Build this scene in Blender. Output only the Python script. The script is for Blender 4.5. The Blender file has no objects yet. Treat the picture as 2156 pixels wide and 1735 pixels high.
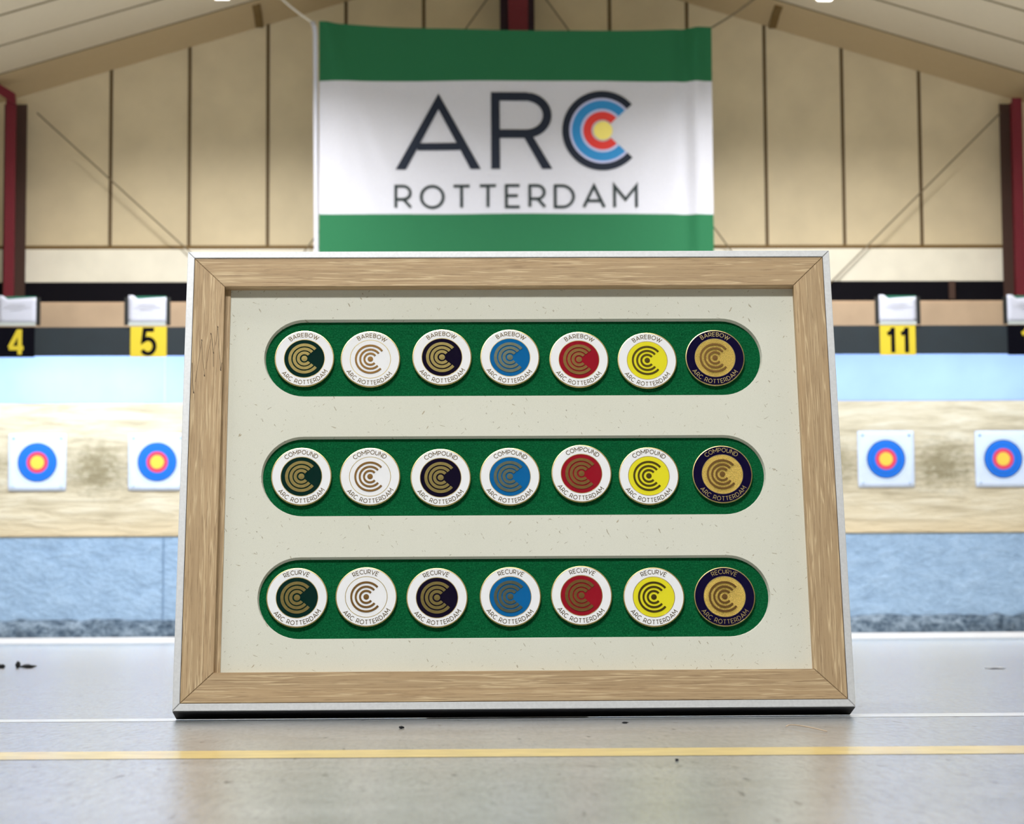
import bpy, bmesh, math, random
from mathutils import Vector, Matrix, noise
random.seed(7)
C = bpy.context.scene.collection
PI = math.pi
# ------------------------------------------------------------------ camera
YAW, PITCH, ROLL, CAM_H = 0.0315, 0.09063, 0.00609, 0.04175
cd = bpy.data.cameras.new('camera'); cam = bpy.data.objects.new('camera', cd); C.objects.link(cam)
cd.sensor_fit = 'HORIZONTAL'; cd.sensor_width = 36.0; cd.lens = 5100/2156*36.0
cd.clip_start = 0.02; cd.clip_end = 100
f = Vector((math.sin(YAW)*math.cos(PITCH), math.cos(YAW)*math.cos(PITCH), math.sin(PITCH)))
r = Vector((math.cos(YAW), -math.sin(YAW), 0)); u = r.cross(f)
r2 = r*math.cos(ROLL)-u*math.sin(ROLL); u2 = r*math.sin(ROLL)+u*math.cos(ROLL)
cam.matrix_world = Matrix(((r2.x, u2.x, -f.x, 0), (r2.y, u2.y, -f.y, 0), (r2.z, u2.z, -f.z, CAM_H), (0, 0, 0, 1)))
cd.dof.use_dof = True; cd.dof.focus_distance = 1.185; cd.dof.aperture_fstop = 44
bpy.context.scene.camera = cam
# ------------------------------------------------------------------ world, exposure, lights
w = bpy.data.worlds.new('world'); bpy.context.scene.world = w; w.use_nodes = True
w.node_tree.nodes['Background'].inputs[0].default_value = (0.9, 0.93, 1, 1)
w.node_tree.nodes['Background'].inputs[1].default_value = 0.05
vs = bpy.context.scene.view_settings
vs.view_transform = 'Standard'; vs.look = 'None'; vs.gamma = 1; vs.use_curve_mapping = False
vs.exposure = 0.0
def area(name, loc, sx, sy, power, color, aim):
    l = bpy.data.lights.new(name, 'AREA'); l.shape = 'RECTANGLE'; l.size = sx; l.size_y = sy
    l.energy = power; l.color = color
    o = bpy.data.objects.new(name, l); C.objects.link(o); o.location = loc
    o.rotation_euler = Vector(aim).to_track_quat('-Z', 'Y').to_euler()
    return o
WARM = (1.0, 0.985, 0.97); COOL = (0.72, 0.83, 1.0); NEUT = (0.97, 0.98, 0.96)
XC = 0.635                                   # centre line of the hall
for yy in (1.5, 5.5, 9.5, 13.0, 15.6):       # two rows of ceiling battens along the hall
    for sx in (-1, 1):
        area('ceiling_batten_light', (XC+sx*2.13, yy, 4.46), 0.14, 1.4, {1.5: 45, 5.5: 90, 9.5: 155, 13.0: 155, 15.6: 190}[yy], WARM if yy > 4 else NEUT, (0, 0, -1)).data.spread = math.radians(150 if yy > 15 else 112)
area('shooting_line_light', (-0.45, -0.45, 2.5), 1.0, 0.25, 76, NEUT, (0.22, 1.0, -1.45))
for xx, p in ((-4.2, 20), (-2.6, 22), (-1.0, 22), (0.6, 19), (2.2, 18), (3.8, 14), (5.4, 12)):   # battens hidden behind the dark valance, washing the target wall
    area('target_strip_light', (xx, 17.28, 2.12), 1.4, 0.10, p, COOL, (0, 0.62, -0.85))

# ------------------------------------------------------------------ material helpers
def lin(c):
    return tuple(((v/255)/12.92 if v/255 <= 0.04045 else ((v/255+0.055)/1.055)**2.4) for v in c)+(1,)
class Mt:
    def __init__(s, name):
        s.m = bpy.data.materials.new(name); s.m.use_nodes = True; s.t = s.m.node_tree
        s.b = s.t.nodes['Principled BSDF']
    def n(s, typ, **kw):
        nd = s.t.nodes.new(typ)
        for k, v in kw.items():
            if k.startswith('i_'):
                key = k[2:]; key = int(key) if key.isdigit() else key.replace('_', ' ')
                nd.inputs[key].default_value = v
            else: setattr(nd, k, v)
        return nd
    def l(s, a, b): s.t.links.new(a, b)
    def coord(s, scale=(1, 1, 1), rot=(0, 0, 0), loc=(0, 0, 0), first=False):
        tc = s.n('ShaderNodeTexCoord'); mp = s.n('ShaderNodeMapping')
        if first: mp.vector_type = 'TEXTURE'; scale = tuple(1/v for v in scale); loc = tuple(v*.01 for v in loc)   # turned before it is stretched
        mp.inputs['Scale'].default_value = scale; mp.inputs['Rotation'].default_value = rot; mp.inputs['Location'].default_value = loc
        s.l(tc.outputs['Object'], mp.inputs[0]); return mp.outputs[0]
    def noise(s, vec, scale, detail=3, rough=.5, dist=0):
        nd = s.n('ShaderNodeTexNoise'); nd.inputs['Scale'].default_value = scale; nd.inputs['Detail'].default_value = detail
        nd.inputs['Roughness'].default_value = rough; nd.inputs['Distortion'].default_value = dist
        s.l(vec, nd.inputs['Vector']); return nd.outputs['Fac']
    def ramp(s, fac, stops):
        nd = s.n('ShaderNodeValToRGB'); e = nd.color_ramp.elements
        while len(e) < len(stops): e.new(0.5)
        for k, (p, c) in enumerate(stops): e[k].position = p; e[k].color = c if len(c) == 4 else lin(c)
        s.l(fac, nd.inputs[0]); return nd.outputs[0]
    def mix(s, fac, a, b, mode='MIX'):
        nd = s.n('ShaderNodeMix', data_type='RGBA', blend_type=mode)
        if hasattr(fac, 'is_output'): s.l(fac, nd.inputs[0])
        else: nd.inputs[0].default_value = fac
        for v, i in ((a, 6), (b, 7)):
            if hasattr(v, 'is_output'): s.l(v, nd.inputs[i])
            else: nd.inputs[i].default_value = v if len(v) == 4 else lin(v)
        return nd.outputs[2]
    def bump(s, h, strength=.3, dist=.001):
        nd = s.n('ShaderNodeBump'); nd.inputs['Strength'].default_value = strength; nd.inputs['Distance'].default_value = dist
        s.l(h, nd.inputs['Height']); s.l(nd.outputs[0], s.b.inputs['Normal'])
    def col(s, v):
        if hasattr(v, 'is_output'): s.l(v, s.b.inputs['Base Color'])
        else: s.b.inputs['Base Color'].default_value = v if len(v) == 4 else lin(v)
    def rgh(s, v, spec=None):
        if hasattr(v, 'is_output'): s.l(v, s.b.inputs['Roughness'])
        else: s.b.inputs['Roughness'].default_value = v
        if spec is not None: s.b.inputs['Specular IOR Level'].default_value = spec
def plain(name, c, rough=.6, metal=0, spec=.5, var=0, vscale=30):
    k = Mt(name); k.rgh(rough, spec); k.b.inputs['Metallic'].default_value = metal
    if var:
        nz = k.noise(k.coord(), vscale); a = tuple(max(0, v*(1-var)) for v in c); b = tuple(min(255, v*(1+var)) for v in c)
        k.col(k.ramp(nz, [(0.3, a), (0.7, b)]))
    else:
        nz = k.noise(k.coord(), vscale); a = tuple(v*.985 for v in c)
        k.col(k.ramp(nz, [(0.3, a), (0.7, c)]))
    return k.m

def wood(name, along):
    k = Mt(name)
    def C3(a, b, **kw): return k.coord((a, b, b) if along == 'x' else (b, a, b), **kw)
    a = k.noise(C3(5, 150), 6, 4, .55, 0)
    base = k.ramp(a, [(.3, (166, 138, 103)), (.5, (178, 150, 114)), (.7, (187, 160, 124))])
    w_ = k.noise(C3(1.2, 55, loc=(1, 1, 1)), 2.2, 2, .5)
    c0 = k.mix(k.ramp(w_, [(.4, (0, 0, 0, 1)), (.62, (.5, .5, .5, 1))]), base, (164, 140, 108))
    b = k.noise(C3(2.4, 88, loc=(3, 7, 1)), 5.6, 2.0, .5, 0)
    light = k.ramp(b, [(.455, (0, 0, 0, 1)), (.49, (.9, .9, .9, 1)), (.525, (0, 0, 0, 1))])
    c1 = k.mix(light, c0, (208, 184, 147))
    d = k.noise(C3(14, 420, loc=(9, 2, 4)), 5, 3, .6)
    dark = k.ramp(d, [(.36, (.55, .55, .55, 1)), (.45, (0, 0, 0, 1))])
    c2 = k.mix(dark, c1, (132, 106, 78))
    k.col(c2); k.rgh(.55, .3); k.bump(d, .2, .0002)
    return k.m
def mat_paper():
    k = Mt('flecked_cream_card')
    v = k.coord()
    n1 = k.noise(v, 12, 3)
    base = k.ramp(n1, [(.3, (211, 210, 197)), (.7, (216, 215, 204))])
    out = base
    for j, (sc, rot, thr, colr) in enumerate((((700, 170, 1), .5, .73, (150, 140, 118)), ((170, 760, 1), -.3, .735, (164, 154, 132)), ((620, 620, 1), 0, .755, (128, 120, 104)), ((150, 520, 1), .9, .745, (160, 144, 116)), ((900, 240, 1), 2.2, .73, (160, 154, 138)))):
        nz = k.noise(k.coord(sc, (0, 0, rot), (j*5, j*3, 0), first=True), 1.0, 2.2, .55)
        out = k.mix(k.ramp(nz, [(thr-.03, (0, 0, 0, 1)), (thr, (.85, .85, .85, 1))]), out, colr)
    n2 = k.noise(v, 2600, 2); out = k.mix(.12, out, k.ramp(n2, [(.35, (178, 176, 162)), (.6, (224, 223, 214))]), 'MIX')
    k.col(out); k.rgh(.85, .2); k.bump(n2, .1, .0001); return k.m
def felt():
    k = Mt('green_felt'); v = k.coord()
    a = k.noise(v, 1300, 4, .7); b = k.noise(k.coord((1, 2.2, 1), (0, 0, .4)), 420, 3, .7)
    c = k.mix(.5, k.ramp(a, [(.33, (0, 56, 28)), (.5, (2, 88, 48)), (.68, (36, 122, 78))]), k.ramp(b, [(.3, (0, 66, 36)), (.7, (6, 100, 56))]))
    k.col(c); k.rgh(.95, .1); k.bump(a, .6, .0005); return k.m
def straw():
    k = Mt('compressed_straw')
    a = k.noise(k.coord((.45, 1, 3.2)), 5, 6, .62, .4)
    base = k.ramp(a, [(.3, (180, 164, 134)), (.48, (216, 200, 168)), (.7, (232, 220, 194))])
    b = k.noise(k.coord((1.0, 1, 1.7), loc=(2, 0, 5)), 16, 6, .8)
    # arrow-worn patches between the lanes (a wear mark midway between the papers)
    tc = k.n('ShaderNodeTexCoord'); sp = k.n('ShaderNodeSeparateXYZ'); k.l(tc.outputs['Object'], sp.inputs[0])
    def m(op, x, y=None, z=None):
        nd = k.n('ShaderNodeMath', operation=op)
        for i, q in enumerate((x, y, z)):
            if q is None: continue
            if hasattr(q, 'is_output'): k.l(q, nd.inputs[i])
            else: nd.inputs[i].default_value = q
        return nd.outputs[0]
    lane = m('ABSOLUTE', m('SUBTRACT', m('PINGPONG', m('ADD', sp.outputs[0], 2.504+9.01), .4505), 0.0))
    zz = m('ABSOLUTE', m('SUBTRACT', sp.outputs[2], 1.27))
    dd = m('SQRT', m('ADD', m('POWER', m('MULTIPLY', lane, 1.0), 2), m('POWER', m('MULTIPLY', zz, 1.2), 2)))
    near = m('SUBTRACT', 1.0, m('MULTIPLY', dd, 1.9)); near = m('MAXIMUM', near, 0)
    mask = k.ramp(m('MULTIPLY', m('MULTIPLY', near, b), 1.9), [(.42, (0, 0, 0, 1)), (.85, (1, 1, 1, 1))])
    c = k.mix(mask, base, (158, 144, 112))
    # tan band of fresher straw near the bottom
    zb = k.ramp(m('ADD', sp.outputs[2], m('MULTIPLY', b, .06)), [(.80, (1, 1, 1, 1)), (.93, (0, 0, 0, 1))])
    c = k.mix(zb, c, (214, 194, 158))
    k.col(c); k.rgh(.95, .1); k.bump(a, .8, .03); return k.m
def crumbly(name, c1, c2, c3):
    k = Mt(name); a = k.noise(k.coord((.8, 1, 1.3)), 6.5, 6, .7, .25); b = k.noise(k.coord(), 22, 3, .7)
    k.col(k.mix(.35, k.ramp(a, [(.32, c1), (.5, c2), (.68, c3)]), k.ramp(b, [(.35, c1), (.65, c3)]))); k.rgh(.95, .1); k.bump(a, .8, .03); return k.m
def floor_mat():
    k = Mt('grey_coated_floor'); v = k.coord()
    a = k.noise(k.coord((3.5, 1, 1)), 4, 5, .6); b = k.noise(k.coord((1, .10, 1)), 900, 4, .75); c = k.noise(v, 16, 5, .7)
    base = k.ramp(c, [(.3, (146, 151, 155)), (.55, (170, 175, 180)), (.75, (188, 192, 196))])
    sp = k.ramp(k.noise(k.coord((1, .35, 1), loc=(4, 4, 0)), 330, 2), [(.70, (0, 0, 0, 1)), (.76, (1, 1, 1, 1))])
    gr = k.ramp(k.noise(k.coord((1, .09, 1), loc=(7, 1, 0)), 1200, 4, .75), [(.3, (.66, .66, .66, 1)), (.5, (.92, .92, .92, 1)), (.7, (1.0, 1.0, 1.0, 1))])
    g2 = k.ramp(k.noise(k.coord((1, .13, 1), loc=(1, 9, 0)), 420, 3, .8), [(.36, (.62, .62, .62, 1)), (.5, (.94, .94, .94, 1)), (.7, (1.0, 1.0, 1.0, 1))])
    dk = k.ramp(k.noise(k.coord((1, .12, 1), loc=(6, 2, 0)), 260, 2, .6), [(.29, (.2, .2, .22, 1)), (.335, (1, 1, 1, 1))])
    k.col(k.mix(1.0, k.mix(1.0, k.mix(1.0, k.mix(sp, base, (222, 222, 215)), gr, 'MULTIPLY'), g2, 'MULTIPLY'), dk, 'MULTIPLY'))
    rr = k.n('ShaderNodeMapRange'); rr.inputs[3].default_value = .17; rr.inputs[4].default_value = .30
    k.l(k.mix(.5, a, b) if False else c, rr.inputs[0]); k.rgh(rr.outputs[0], .5)
    k.bump(b, .4, .0004)
    bn = k.n('ShaderNodeBump'); bn.inputs['Strength'].default_value = .3; bn.inputs['Distance'].default_value = .0004; k.l(b, bn.inputs['Height']); k.l(bn.outputs[0], k.b.inputs['Coat Normal'])
    cw = k.mix(1.0, k.mix(1.0, k.ramp(k.noise(k.coord((1, .13, 1), loc=(1, 9, 0)), 420, 3, .8), [(.34, (.42, .42, .42, 1)), (.48, (.76, .76, .76, 1)), (.66, (1, 1, 1, 1))]), gr, 'MULTIPLY'), dk, 'MULTIPLY')
    k.l(cw, k.b.inputs['Coat Weight']); k.b.inputs['Coat Roughness'].default_value = .15; k.b.inputs['Coat IOR'].default_value = 1.6
    return k.m
M = {}
M['wood_h'] = wood('oak_veneer_horizontal', 'x'); M['wood_v'] = wood('oak_veneer_vertical', 'y')
M['crack'] = plain('dark_wood_crack', (58, 40, 26), .8)
def alu():
    k = Mt('brushed_aluminium'); n_ = k.noise(k.coord((8, 8, 1)), 90, 3)
    k.col(k.ramp(n_, [(.3, (196, 197, 200)), (.7, (206, 207, 210))])); k.b.inputs['Metallic'].default_value = .35; k.rgh(.48, .5); return k.m
M['alu'] = alu(); M['card'] = mat_paper(); M['felt'] = felt()
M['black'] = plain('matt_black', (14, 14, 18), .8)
def gold(name, c, rough, grain=0):
    k = Mt(name); k.b.inputs['Metallic'].default_value = 1; k.rgh(rough)
    nz = k.noise(k.coord(), 2600 if grain else 500, 3, .7)
    k.col(k.ramp(nz, [(.35, tuple(v*(.72 if grain else .92) for v in c)), (.65, c)]))
    if grain: k.bump(nz, grain, .0006)
    return k.m
M['gold'] = gold('gold_plate', (228, 208, 150), .26); M['brass'] = gold('brass_dark_reflection', (112, 84, 48), .42)  # brass tone darkened as if reflecting dark surroundings
M['gold2'] = gold('gold_dark_reflection', (128, 114, 70), .36); M['grey2'] = gold('brass_grey_reflection', (92, 98, 86), .36); M['dark2'] = gold('brass_deep_reflection', (74, 63, 28), .45); M['letter'] = gold('lettering_dark_reflection', (92, 76, 46), .45)  # dark reflections of the hall put into these metal tones
M['sand'] = gold('sand_blasted_gold', (238, 205, 110), .42, .9)
def enamel(n_, c): return plain(n_, c, .12, 0, .28)
M['white'] = enamel('white_enamel', (236, 236, 240)); M['navy'] = enamel('navy_enamel', (8, 2, 44))
M['dgreen'] = enamel('dark_green_enamel', (0, 36, 32)); M['black_en'] = enamel('black_enamel', (8, 2, 30))
M['blue'] = enamel('blue_enamel', (6, 96, 158)); M['red'] = enamel('red_enamel', (146, 18, 36)); M['yellow'] = enamel('yellow_enamel', (226, 216, 44))
M['floor'] = floor_mat()
M['yline'] = plain('yellow_floor_paint', (222, 194, 108), .4, var=.06, vscale=60)
M['wline'] = plain('white_floor_paint', (226, 228, 232), .45)
for k_ in ('yline', 'wline'):
    b_ = M[k_].node_tree.nodes['Principled BSDF']; b_.inputs['Coat Weight'].default_value = .75; b_.inputs['Coat Roughness'].default_value = .15; b_.inputs['Coat IOR'].default_value = 1.6
M['wall'] = plain('beige_wall_panel', (222, 206, 172), .7, var=.03, vscale=3); M['seam'] = plain('brown_panel_joint', (118, 92, 48), .7)
M['seamv'] = plain('dark_brown_panel_joint', (104, 84, 54), .7)
M['ceil'] = plain('cream_ceiling_panel', (216, 201, 173), .75); M['cove'] = plain('tan_cove_moulding', (196, 172, 132), .75); M['cgroove'] = plain('ceiling_joint', (128, 112, 84), .8)
M['cream'] = plain('cream_painted_beam', (248, 243, 226), .6, var=.02, vscale=5)
M['darkbeam'] = plain('black_steel_beam', (8, 6, 16), .85, spec=.2); M['tan'] = plain('tan_padded_cloth', (190, 166, 140), .85, var=.04, vscale=4)
M['valance'] = plain('dark_teal_board', (19, 32, 40), .8, var=.08, vscale=6)
M['fascia'] = plain('pale_blue_sheet', (164, 192, 244), .6, var=.04, vscale=2); M['straw'] = straw()
M['bluefoam'] = crumbly('blue_grey_foam', (134, 158, 184), (152, 178, 204), (168, 192, 216))
M['rubble'] = crumbly('dark_foam_crumbs', (30, 42, 54), (62, 78, 94), (150, 164, 176))
M['joint_blue'] = plain('blue_panel_joint', (112, 138, 166), .9); M['kick'] = plain('white_kickboard', (238, 238, 240), .6); M['column'] = plain('oxblood_red_steel', (112, 12, 34), .6)
M['columnb'] = plain('brown_steel_and_shadow', (74, 50, 40), .7); M['columnd'] = plain('dark_red_steel', (46, 10, 34), .6); M['rod'] = plain('grey_tie_rod', (122, 108, 84), .5, .2)
M['rope'] = plain('white_rope', (226, 220, 208), .8); M['paper'] = plain('white_paper', (184, 188, 204), .8)
M['greenpaper'] = plain('green_paper', (10, 96, 76), .7); M['blackclip'] = plain('black_holder', (8, 14, 14), .6)
M['greymark'] = plain('grey_print', (186, 188, 196), .8); M['clear'] = plain('grey_holder_lip', (170, 178, 178), .4)
M['ynum'] = plain('yellow_plate', (196, 176, 34), .6); M['bnum'] = plain('black_plate', (2, 2, 12), .9, spec=.1)
M['tpaper'] = plain('target_paper', (222, 230, 244), .8); M['tblue'] = plain('target_blue', (0, 112, 220), .7); M['tred'] = plain('target_red', (240, 66, 92), .7)
M['tgold'] = plain('target_yellow', (248, 206, 70), .7); M['tline'] = plain('target_dark_line', (0, 70, 96), .7); M['tpale'] = plain('target_pale_line', (190, 210, 232), .7)
def cloth(name, c):
    k = Mt(name); nz = k.noise(k.coord(), 200, 2); k.col(k.ramp(nz, [(.3, tuple(v*.94 for v in c)), (.7, c)])); k.rgh(.75, .25)
    tr = k.n('ShaderNodeBsdfTranslucent'); tr.inputs[0].default_value = lin(c); mx = k.n('ShaderNodeMixShader'); mx.inputs[0].default_value = .22
    out = k.t.nodes['Material Output']; k.l(k.b.outputs[0], mx.inputs[1]); k.l(tr.outputs[0], mx.inputs[2]); k.l(mx.outputs[0], out.inputs[0]); return k.m
M['cgreen'] = cloth('green_flag_cloth', (44, 120, 80)); M['cwhite'] = cloth('white_flag_cloth', (226, 228, 240))
M['pblack'] = plain('flag_navy_print', (14, 26, 46), .8); M['pthin'] = plain('flag_dark_print', (36, 48, 50), .8)
M['pblue'] = plain('flag_blue_print', (40, 134, 196), .8); M['pred'] = plain('flag_red_print', (216, 56, 50), .8)
M['pyel'] = plain('flag_yellow_print', (242, 226, 120), .8); M['plil'] = plain('flag_lilac_print', (186, 190, 226), .8)
def emit(name, c, s):
    k = Mt(name); k.b.inputs['Emission Color'].default_value = c; k.b.inputs['Emission Strength'].default_value = s; return k.m
M['tube'] = emit('lit_tube', (1, .97, .92, 1), 3)

# ------------------------------------------------------------------ object helpers
def link(name, me, mats, parent=None):
    o = bpy.data.objects.new(name, me); C.objects.link(o)
    for m_ in (mats if isinstance(mats, (list, tuple)) else [mats]): me.materials.append(m_)
    if parent: o.parent = parent
    return o
def obj(name, bm, mats, parent=None, smooth=False):
    me = bpy.data.meshes.new(name); bm.to_mesh(me); bm.free()
    if smooth:
        for p in me.polygons: p.use_smooth = True
    return link(name, me, mats, parent)
def tag(o, label, cat, group=None, kind=None):
    o['label'] = label; o['category'] = cat
    if group: o['group'] = group
    if kind: o['kind'] = kind
    return o
def empty(name, mw, label, cat, group=None):
    o = bpy.data.objects.new(name, None); C.objects.link(o); o.empty_display_size = .01
    o.matrix_world = mw if isinstance(mw, Matrix) else Matrix.Translation(mw)
    return tag(o, label, cat, group)
def box(bm, x0, x1, y0, y1, z0, z1, mi=0):
    v = [bm.verts.new((x, y, z)) for z in (z0, z1) for y in (y0, y1) for x in (x0, x1)]
    for q in ((0, 2, 3, 1), (4, 5, 7, 6), (0, 1, 5, 4), (2, 6, 7, 3), (0, 4, 6, 2), (1, 3, 7, 5)):
        fc = bm.faces.new([v[i] for i in q]); fc.material_index = mi
def bbox_(name, b, mat, parent=None, bevel=0):
    bm = bmesh.new(); box(bm, *b)
    if bevel: bmesh.ops.bevel(bm, geom=bm.edges[:], offset=bevel, segments=2, affect='EDGES')
    return obj(name, bm, mat, parent)
def prism(bm, pts, fn):
    """closed polygon pts in 2D extruded: fn(p, k) -> 3D for k = 0, 1"""
    a = [bm.verts.new(fn(p, 0)) for p in pts]; b = [bm.verts.new(fn(p, 1)) for p in pts]; n_ = len(pts)
    bm.faces.new(b); bm.faces.new(a[::-1])
    for i in range(n_): bm.faces.new((a[i], a[(i+1) % n_], b[(i+1) % n_], b[i]))
def tube(bm, pts, rad, n_=8):
    rings = []
    for i, p in enumerate(pts):
        p = Vector(p); d = (Vector(pts[min(i+1, len(pts)-1)])-Vector(pts[max(i-1, 0)])).normalized()
        a = d.cross(Vector((0, 0, 1)) if abs(d.z) < .9 else Vector((1, 0, 0))).normalized(); b = d.cross(a)
        rr = rad[i] if isinstance(rad, (list, tuple)) else rad
        rings.append([bm.verts.new(p+(a*math.cos(t)+b*math.sin(t))*rr) for t in (2*PI*j/n_ for j in range(n_))])
    for i in range(len(rings)-1):
        for j in range(n_): bm.faces.new((rings[i][j], rings[i][(j+1) % n_], rings[i+1][(j+1) % n_], rings[i+1][j]))
    bm.faces.new(rings[0][::-1]); bm.faces.new(rings[-1])
def lathe(bm, prof, n_=64, mi=0):
    rings = []
    for rr, z in prof:
        rings.append([bm.verts.new((0, 0, z))] if rr == 0 else [bm.verts.new((rr*math.cos(2*PI*j/n_), rr*math.sin(2*PI*j/n_), z)) for j in range(n_)])
    for a, b in zip(rings, rings[1:]):
        for j in range(n_):
            k = (j+1) % n_
            if len(a) == 1 and len(b) == 1: continue
            if len(a) == 1: fc = bm.faces.new((a[0], b[k], b[j])) 
            elif len(b) == 1: fc = bm.faces.new((a[j], a[k], b[0]))
            else: fc = bm.faces.new((a[j], a[k], b[k], b[j]))
            fc.material_index = mi
    bmesh.ops.recalc_face_normals(bm, faces=bm.faces)
# ---- stroke lettering: every letter is a list of centre lines in a box one unit high
def arc(cx, cy, rx, ry, a0, a1, n_=12): return [(cx+rx*math.cos(math.radians(a0+(a1-a0)*i/n_)), cy+ry*math.sin(math.radians(a0+(a1-a0)*i/n_))) for i in range(n_+1)]
O_ = arc(.48, .5, .48, .5, 0, 360, 28)
GL = {
 'A': (.90, [[(0, 0), (.45, 1), (.90, 0)], [(.16, .30), (.74, .30)]]),
 'B': (.60, [[(0, 0), (0, 1), (.32, 1)]+arc(.32, .76, .22, .24, 90, -90, 10)+[(0, .52)], [(.32, .52)]+arc(.34, .26, .26, .26, 90, -90, 10)+[(0, 0)]]),
 'C': (.80, [arc(.5, .5, .5, .5, 48, 312, 22)]),
 'D': (.80, [[(0, 0), (0, 1), (.3, 1)]+arc(.3, .5, .5, .5, 90, -90, 18)+[(0, 0)]]),
 'E': (.58, [[(.58, 1), (0, 1), (0, 0), (.58, 0)], [(0, .52), (.50, .52)]]),
 'M': (.96, [[(0, 0), (0, 1), (.48, .36), (.96, 1), (.96, 0)]]),
 'N': (.74, [[(0, 0), (0, 1), (.74, 0), (.74, 1)]]),
 'O': (.96, [O_]),
 'P': (.62, [[(0, 0), (0, 1), (.32, 1)]+arc(.32, .70, .30, .30, 90, -90, 12)+[(0, .40)]]),
 'R': (.66, [[(0, 0), (0, 1), (.32, 1)]+arc(.32, .69, .31, .31, 90, -90, 12)+[(0, .38)], [(.34, .38), (.66, 0)]]),
 'T': (.70, [[(0, 1), (.70, 1)], [(.35, 1), (.35, 0)]]),
 'U': (.72, [[(0, 1), (0, .36)]+arc(.36, .36, .36, .36, 180, 360, 14)+[(.72, 1)]]),
 'V': (.84, [[(0, 1), (.42, 0), (.84, 1)]]),
 'W': (1.2, [[(0, 1), (.32, 0), (.60, .92), (.88, 0), (1.2, 1)]]),
 ' ': (.34, []),
 '1': (.30, [[(0, .74), (.16, .80), (.24, .97)], [(.24, 1.0), (.24, 0)]]),
 '4': (.62, [[(.62, .26), (.0, .26)], [(.03, .27), (.42, .97)], [(.46, 1), (.46, 0)]]),
 '5': (.56, [[(.52, .98), (.12, .98), (.06, .54)]+arc(.26, .32, .28, .30, 128, -150, 16)]),
}
def subdivide(poly, step):
    out = [poly[0]]
    for a, b in zip(poly, poly[1:]):
        L = math.dist(a, b); k = max(1, int(L/step))
        for i in range(1, k+1): out.append((a[0]+(b[0]-a[0])*i/k, a[1]+(b[1]-a[1])*i/k))
    return out
def ribbon(bm, poly, wdt, fn, mi=0):
    """flat stroke with mitred corners; fn(x, y, k) -> 3D, k = 0 back, 1 face"""
    P = [poly[0]]
    for p in poly[1:]:
        if math.dist(p, P[-1]) > 1e-6: P.append(p)
    closed = math.dist(P[0], P[-1]) < 1e-5
    if closed: P = P[:-1]
    n_ = len(P); L, Rr = [], []
    for i in range(n_):
        def unit(a, b): d = math.dist(a, b); return ((b[0]-a[0])/d, (b[1]-a[1])/d)
        d0 = unit(P[i-1], P[i]) if (i > 0 or closed) else None
        d1 = unit(P[i], P[(i+1) % n_]) if (i < n_-1 or closed) else None
        if d0 is None: d0 = d1
        if d1 is None: d1 = d0
        nx, ny = -(d0[1]+d1[1]), d0[0]+d1[0]; q = math.hypot(nx, ny)
        if q < 1e-6: nx, ny, q = -d0[1], d0[0], 1
        nx, ny = nx/q, ny/q; c = max(.30, nx*-d0[1]+ny*d0[0]); s = wdt/2/c
        L.append((P[i][0]+nx*s, P[i][1]+ny*s)); Rr.append((P[i][0]-nx*s, P[i][1]-ny*s))
    vs_ = [[bm.verts.new(fn(p[0], p[1], k)) for p in side] for side in (L, Rr) for k in (0, 1)]
    l0, l1, r0, r1 = vs_; rng = range(n_) if closed else range(n_-1)
    for i in rng:
        j = (i+1) % n_
        for q in ((l1[i], r1[i], r1[j], l1[j]), (l0[i], l1[i], l1[j], l0[j]), (r1[i], r0[i], r0[j], r1[j])):
            fc = bm.faces.new(q); fc.material_index = mi
    if not closed:
        for i in (0, n_-1): bm.faces.new((l0[i], l1[i], r1[i], r0[i]))
def text_width(s, gap): return sum(GL[c][0] for c in s)+gap*(len(s)-1)

# ------------------------------------------------------------------ the display frame
T = 0.01865; W2 = 0.165; H = 0.2392
AX = Vector((0.999974, -0.00724, 0)).normalized(); TH = 0.24072
BK = Vector((0.00724, 0.999974, 0)); UP = Vector((0, 0, 1))*math.cos(TH)+BK*math.sin(TH); NR = AX.cross(UP)
FM = Matrix(((AX.x, UP.x, NR.x, 0.0378), (AX.y, UP.y, NR.y, 1.1943), (AX.z, UP.z, NR.z, 0.0003), (0, 0, 0, 1)))
fr = empty('display_frame', FM, 'large oak and aluminium shadow-box frame leaning back on the grey floor', 'picture frame')
def rail(name, outer, inner, zf, zb, mat, side, label=None, chamfer=0):
    """outer / inner = (x0, x1, y0, y1) rectangles, one mitred side of the ring between them"""
    ox0, ox1, oy0, oy1 = outer; ix0, ix1, iy0, iy1 = inner; g = .00011
    q = {'top': ((ox0+g, oy1), (ox1-g, oy1), (ix1-g, iy1), (ix0+g, iy1)), 'bottom': ((ox1-g, oy0), (ox0+g, oy0), (ix0+g, iy0), (ix1-g, iy0)),
         'left': ((ox0, oy0+g), (ox0, oy1-g), (ix0, iy1-g), (ix0, iy0+g)), 'right': ((ox1, oy1-g), (ox1, oy0+g), (ix1, iy0+g), (ix1, iy1-g))}[side]
    bm = bmesh.new(); prism(bm, q, lambda p, k: (p[0], p[1], zf if k else zb))
    bmesh.ops.recalc_face_normals(bm, faces=bm.faces)
    if chamfer: bmesh.ops.bevel(bm, geom=[e for e in bm.edges if all(v.co.z > zf-1e-6 for v in e.verts)], offset=chamfer, segments=2, affect='EDGES')
    o = obj(name, bm, mat, fr)
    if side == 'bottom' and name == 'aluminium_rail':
        o.data.materials.append(M['black'])  # dark reflection of the floor painted into the underside faces
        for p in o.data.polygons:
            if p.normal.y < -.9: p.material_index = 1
    if label: o['label'] = label
    return o
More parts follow.
